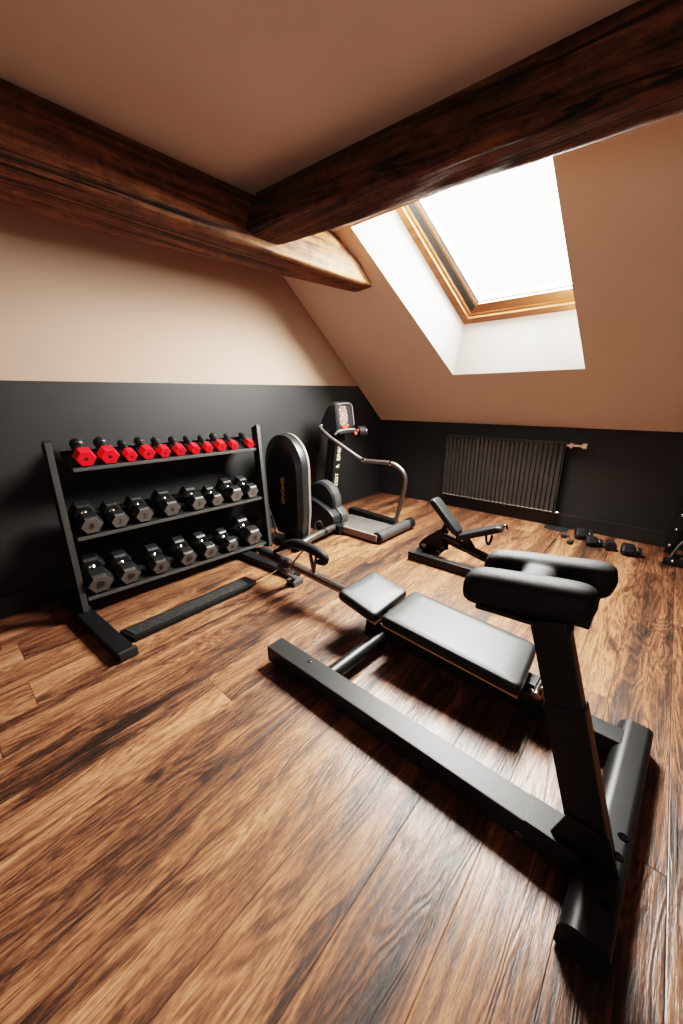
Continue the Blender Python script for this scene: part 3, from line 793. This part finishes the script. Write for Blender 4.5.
mb = MB(); mb.cyl((1.098, -1.075, .057), (1.100, -.985, .057), .056, seg=32, bev=.014); t.part('end_cap', mb, 'powder', rr)
mb = MB(); mb.cyl((1.0875, -1.562, .055), (1.088, -1.538, .055), .055, seg=32, bev=.004); mb.cyl((1.0875, -1.568, .055), (1.0875, -1.56, .055), .022); t.part('end_cap', mb, 'rubber', rr)
# covers at the front end
mb = MB()
cv = [(.20, .03), (.20, .30), (.27, .335), (.36, .335), (.46, .315), (.56, .275), (.645, .235), (.70, .19), (.715, .14), (.70, .085), (.66, .045), (.60, .03)]
mb.prism(cv, 'y', -1.640, -1.520, .014, 3); bmesh.ops.translate(mb.bm, verts=mb.bm.verts, vec=(-.085, 0, -.012)); t.part('lower_cover', mb, 'plastic', ang=30)
mb = MB(); mb.loft([[(x-.073, -1.53, z-.004) for x, z in cv[4:11]] , [(x-.067, -1.50, z-.002) for x, z in cv[4:11]], [(x-.069, -1.44, z-.004) for x, z in cv[4:11]]], caps=False, close=False)
o_ = t.part('cover_band', mb, 'steel_grey', label='grey band round the lower cover'); sd = o_.modifiers.new('solid', 'SOLIDIFY'); sd.thickness = .02
mb = MB()
cc_ = (.375, .285)
rg = []
for y, r in ((-1.575, .150), (-1.572, .178), (-1.555, .192), (-1.46, .192), (-1.44, .18), (-1.435, .12)):
    rg.append([(cc_[0]+r*1.02*math.cos(2*PI*k/40), y, cc_[1]+r*math.sin(2*PI*k/40)) for k in range(40)])
mb.loft(rg); fwc = t.part('flywheel_cover', mb, 'plastic', ang=30)
mb = MB()
arc = [(cc_[0]+.199*math.cos(a), cc_[1]+.197*math.sin(a)) for a in [math.radians(115-k*6) for k in range(24)]]
mb.loft([[(x, -1.548, z) for x, z in arc], [(x, -1.465, z) for x, z in arc]], caps=False, close=False)
o_ = t.part('flywheel_band', mb, 'steel_grey', fwc, 'grey edge band of the flywheel cover'); sd = o_.modifiers.new('solid', 'SOLIDIFY'); sd.thickness = .008
# post
a0, a1 = Vector((.185, -1.25, .06)), Vector((.310, -1.25, .92))
mb = MB(); mb.bar(a0, a1, .095, .115, .010, up=(1, 0, 0)); pst = t.part('console_post', mb, 'plastic')
mb = MB(); dv = (a1-a0).normalized()
for wd, ft_w in (('ZEST', .44), ('R', .615), ('EINEV', .79)):
    mb = MB(); mb.merge(text_bm(wd, .070, .001), frame_m(a0.lerp(a1, ft_w)+Vector((.0595, .022, -.008)), dv, (0, -1, 0)))
    t.part('lettering', mb, 'pale_print', pst, 'pale yellow vertical lettering')
mb = MB(); mb.tube([a0+Vector((.0, -.0455, .3)), a0.lerp(a1, .55)+Vector((.0, -.0455, 0)), a0.lerp(a1, .86)+Vector((.0, -.0455, 0))], .005, 8); t.part('trim_line', mb, 'steel_grey', pst)
mb = MB(); mb.box((.345, -1.25, .895), (.11, .12, .08), Euler((0, .14, 0)), .012); mb.cyl((.36, -1.33, .88), (.36, -1.17, .88), .018, bev=.004); t.part('collar', mb, 'powder_soft')
# console
def cq(x, y, z): return Vector((x, y, .955+(z-.955)*1.09))
mb = MB()
top_f = [cq(.365, -1.335, 1.215), cq(.365, -1.135, 1.215)]
rings = [[cq(.19, -1.385, .965), cq(.19, -1.115, .965), cq(.45, -1.115, .955), cq(.45, -1.375, .955)],
         [cq(.215, -1.380, 1.01), cq(.215, -1.115, 1.01), cq(.447, -1.105, 1.0), cq(.447, -1.365, 1.0)],
         [cq(.30, -1.355, 1.17), cq(.30, -1.115, 1.17), cq(.405, -1.100, 1.19), cq(.405, -1.345, 1.19)],
         [cq(.325, -1.340, 1.200), cq(.325, -1.120, 1.200), cq(.385, -1.110, 1.215), cq(.385, -1.335, 1.215)]]
mb.loft(rings); bmesh.ops.bevel(mb.bm, geom=list(mb.bm.edges), offset=.008, segments=2, affect='EDGES')
con = t.part('console', mb, 'plastic')
def cface(u, v, o=0): # u across (-y..+y), v up
    a = cq(.447, -1.365, 1.0).lerp(cq(.447, -1.105, 1.0), u); b = cq(.405, -1.345, 1.19).lerp(cq(.405, -1.10, 1.19), u)
    return a.lerp(b, v) + Vector((.977, 0, .216))*o
def panel(u0, u1, v0, v1, lo, hi):
    mb = MB(); mb.loft([[cface(*p, lo) for p in ((u0, v0), (u1, v0), (u1, v1), (u0, v1))], [cface(*p, hi) for p in ((u0, v0), (u1, v0), (u1, v1), (u0, v1))]]); return mb
t.part('display', panel(.16, .62, .06, .92, .0, .004), 'screen', con, 'small display strip with pale marks')  # marks are surface colour only
mb = MB()
for u, v in ((.30, -.02), (.45, -.05), (.56, .02)): mb.box(cface(u, v, .006), (.012, .035, .022), bev=.003)
t.part('button', mb, 'grip_red', con, 'red console buttons')
mb = MB(); mb.tube([cface(p[0], p[1], .010) for p in ((.93, .0), (.95, .5), (.93, .97), (.5, 1.03), (.08, .99))], .006, 8, smooth=3); t.part('console_edge', mb, 'rim', con)
mb = MB(); mb.tube([(.43, -1.385, .93), (.46, -1.35, .965), (.48, -1.24, .972), (.47, -1.13, .965)], .011, 10, smooth=4); t.part('tray_edge', mb, 'rim', con)
mb = MB(); mb.box((.40, -1.25, .945), (.16, .24, .03), bev=.01); t.part('tray', mb, 'plastic', con)
mb = MB(); mb.cyl((.45, -1.14, .93), (.475, -1.07, .93), .026, bev=.005); mb.cyl((.47, -1.085, .935), (.505, -1.0, .935), .058, bev=.014); hg = t.part('hand_grip', mb, 'vinyl_side', label='black hand grip beside the console')
mb = MB(); mb.cyl((.505, -1.0, .935), (.512, -.986, .935), .038, bev=.004); t.part('grip_cap', mb, 'chrome', hg)
mb = MB(); mb.box((.475, -1.125, .925), (.03, .03, .03), bev=.006); mb.box((.49, -1.10, .955), (.02, .03, .02), bev=.004); t.part('button', mb, 'grip_red', hg, 'red grip button')
# handrail
hr = [(1.045, -1.205, .09), (1.100, -1.205, .30), (1.140, -1.205, .50), (1.128, -1.212, .600), (1.060, -1.225, .665), (.985, -1.240, .688), (.83, -1.27, .690), (.705, -1.30, .700), (.52, -1.355, .81), (.36, -1.40, .910), (.265, -1.415, .985), (.250, -1.39, 1.01)]
mb = MB(); mb.tube(hr, .021, 16, smooth=5); h1 = t.part('handrail', mb, 'gunmetal', label='looped grey steel handrail')
mb = MB()
for p, q in (((.705, -1.30, .700), (.735, -1.292, .697)), ((.985, -1.240, .688), (1.01, -1.236, .684))): mb.cyl(p, q, .0245, bev=.002)
t.part('rail_joint', mb, 'chrome', h1)
# floor stabiliser towards the arched housing
mb = MB(); mb.tube([(.655, -2.16, .045), (.66, -2.08, .06), (.645, -1.95, .07), (.63, -1.80, .07), (.615, -1.64, .07), (.60, -1.56, .065)], .033, 18, smooth=4); sb = t.part('stabiliser_tube', mb, 'gunmetal')
mb = MB(); mb.cyl((.632, -1.80, .07), (.628, -1.765, .07), .040, bev=.004); mb.tube([(.59, -1.85, .10), (.57, -1.84, .15), (.60, -1.80, .17), (.62, -1.78, .10)], .011, 10, smooth=4); t.part('collar', mb, 'powder', sb)
mb = MB(); mb.tube([(.35, -2.14, .025), (.50, -2.13, .035), (.64, -2.12, .05)], .024, 14); t.part('stabiliser_foot', mb, 'powder', sb)
mb = MB(); mb.box((.655, -1.585, .05), (.07, .09, .10), bev=.012); t.part('front_bracket', mb, 'powder_soft')

# ------------------------------------------------------------------ small adjustable bench
t = T('adjustable_bench', 'small black adjustable bench with raised back pad on the floor before the radiator', 'bench', (1.75, -1.45, 0))
mb = MB(); mb.bar((1.510, -1.640, .040), (2.16, -1.625, .040), .055, .066, .005); t.part('side_rail', mb, 'powder_soft')
mb = MB(); mb.box((1.505, -1.642, .041), (.05, .062, .072), bev=.005); t.part('end_cap', mb, 'rubber')
mb = MB(); mb.bar((1.530, -1.615, .040), (1.505, -1.14, .040), .070, .060, .005); ff = t.part('front_foot', mb, 'powder')
mb = MB(); mb.cyl((1.517, -1.30, .07), (1.517, -1.30, .086), .018, bev=.003); mb.cyl((1.510, -1.20, .07), (1.510, -1.20, .10), .010); mb.box((1.52, -1.42, .074), (.05, .09, .012), bev=.003); t.part('bolt', mb, 'steel_grey', ff)
mb = MB(); mb.bar((2.13, -1.65, .034), (2.14, -1.15, .034), .06, .055, .005); t.part('rear_foot', mb, 'powder')
mb = MB()
sec = [(1.515, .055), (1.50, .105), (1.53, .150), (1.60, .215), (1.69, .275), (1.715, .255), (1.70, .20), (1.72, .14), (1.715, .085), (1.675, .045), (1.60, .035)]
for y in (-1.53, -1.44): mb.prism(sec, 'y', y-.006, y+.006, .002)
sp_ = t.part('sector_bracket', mb, 'powder', label='curved black adjusting bracket')
mb = MB(); mb.cyl((1.555, -1.555, .105), (1.555, -1.42, .105), .022, bev=.003); t.part('pivot_bolt', mb, 'chrome', sp_)
mb = MB(); mb.cyl((1.69, -1.58, .085), (1.69, -1.54, .085), .022, bev=.004); mb.cyl((1.72, -1.57, .13), (1.74, -1.50, .12), .014, bev=.003); t.part('adjusting_knob', mb, 'rubber', sp_)
mb = MB(); mb.bar((1.66, -1.485, .205), (2.12, -1.455, .085), .055, .055, .005); fr_b = t.part('main_beam', mb, 'powder')
mb = MB(); mb.bar((1.70, -1.52, .215), (1.84, -1.51, .185), .02, .012, .003); mb.bar((1.86, -1.52, .155), (2.0, -1.51, .125), .02, .02, .003); t.part('beam_highlight', mb, 'steel_grey', fr_b)
mb = MB(); mb.bar((2.13, -1.45, .06), (2.10, -1.455, .16), .05, .05, .005, up=(1, 0, 0)); t.part('rear_post', mb, 'powder')
def pad_dir(p0, p1, w, th, yc, nz):
    p0, p1 = Vector(p0), Vector(p1)
    y0, y1 = yc-w/2, yc+w/2
    return pad_mb([(p0.x, y0, p0.z), (p1.x, y0, p1.z), (p1.x, y1, p1.z), (p0.x, y1, p0.z)], th, .004, .03)
t.part('back_pad', pad_dir((1.605, 0, .525), (1.840, 0, .285), .115, .045, -1.50, 1), 'vinyl', label='raised black back pad', ang=50)
t.part('seat_pad', pad_dir((1.795, 0, .245), (2.125, 0, .400), .125, .045, -1.47, 1), 'vinyl', label='tilted black seat pad', ang=50)
mb = MB(); mb.cyl((2.085, -1.47, .358), (2.158, -1.47, .391), .022, bev=.005); t.part('roller_end', mb, 'chrome')
mb = MB(); mb.bar((1.70, -1.485, .265), (1.72, -1.475, .345), .05, .04, .004, up=(1, 0, 0)); mb.bar((1.86, -1.47, .235), (1.94, -1.465, .13), .05, .04, .004, up=(1, 0, 0)); mb.tube([(2.03, -1.50, .32), (2.04, -1.51, .26), (2.06, -1.505, .24), (2.07, -1.49, .31)], .009, 8, smooth=3)
mb.bar((1.80, -1.47, .235), (1.82, -1.47, .27), .06, .04, .004, up=(1, 0, 0))
t.part('pad_support', mb, 'powder_soft')

# ------------------------------------------------------------------ rack at the right edge
t = T('accessory_rack', 'black leaning storage rack with pale pegs at the right edge by the back wall', 'rack', (3.15, -.3, 0))
mb = MB(); mb.bar((3.085, -.215, .02), (3.185, -.215, .98), .03, .055, .004, up=(1, 0, 0)); t.part('side_panel', mb, 'powder')
mb = MB(); mb.bar((3.39, -.215, .02), (3.29, -.215, .98), .03, .055, .004, up=(1, 0, 0)); t.part('side_panel', mb, 'powder')
mb = MB(); mb.box((3.235, -.205, .44), (.20, .012, .72), bev=.003); t.part('back_panel', mb, 'powder')
for i, z in enumerate((.10, .24, .36, .46, .56, .68)):
    x = 3.085+.1*z/.96
    mb = MB(); mb.cyl((x, -.235, z), (x-.012, -.29, z+.012), .010, bev=.002); mb.sphere((x-.014, -.295, z+.014), .015); t.part('peg', mb, 'chrome', label='pale metal peg')
mb = MB(); mb.tube([(3.10, -.36, .015), (3.115, -.35, .08), (3.15, -.335, .17), (3.22, -.32, .25), (3.30, -.31, .28)], .012, 10, smooth=4); t.part('curved_bar', mb, 'steel_grey')
mb = MB(); mb.bar((3.06, -.42, .022), (3.42, -.42, .022), .07, .044, .006); mb.bar((3.12, -.42, .03), (3.12, -.19, .03), .04, .03, .004); mb.bar((3.36, -.42, .03), (3.36, -.19, .03), .04, .03, .004); ft3 = t.part('foot', mb, 'powder')
mb = MB(); mb.sphere((3.115, -.455, .04), .014); t.part('bolt', mb, 'chrome', ft3)

# ------------------------------------------------------------------ light
def area(name, loc, target, sx, sy, power, col, spread=PI):
    l = bpy.data.lights.new(name, 'AREA'); l.shape = 'RECTANGLE'; l.size = sx; l.size_y = sy; l.energy = power; l.color = col; l.spread = spread
    o = bpy.data.objects.new(name, l); COL.objects.link(o); o.location = loc
    d = Vector(target)-Vector(loc); o.rotation_euler = d.to_track_quat('-Z', 'Y').to_euler(); return o
wc = pl(1.76, 1.80, OF+.22)
area('sky_light', wc, wc-NRM, 1.5, 1.9, 1800, (1.0, .97, .92))
area('overhead_fill', (3.0, -5.3, 2.40), (2.6, -4.9, 0), 1.6, 1.6, 3, (1.0, .88, .76))  # added soft overhead fill, not an actual lamp of the room
area('rear_fill', (3.6, -6.2, 1.15), (1.4, -.5, 2.5), 1.6, 1.2, 15, (1.0, .90, .80), math.radians(115))  # added unseen fill behind the camera, aimed up to lift the slope
w = bpy.data.worlds.new('sky'); SC.world = w; w.use_nodes = True
bg = w.node_tree.nodes['Background']; bg.inputs[0].default_value = (1, .975, .93, 1); bg.inputs[1].default_value = 7
SC.cycles.use_denoising = True
SC.cycles.denoising_prefilter = 'ACCURATE'
SC.cycles.max_bounces = 10; SC.cycles.diffuse_bounces = 6; SC.cycles.glossy_bounces = 4
SC.cycles.sample_clamp_indirect = 6
SC.view_settings.view_transform = 'Filmic'
SC.view_settings.look = 'High Contrast'
SC.view_settings.exposure = -0.14
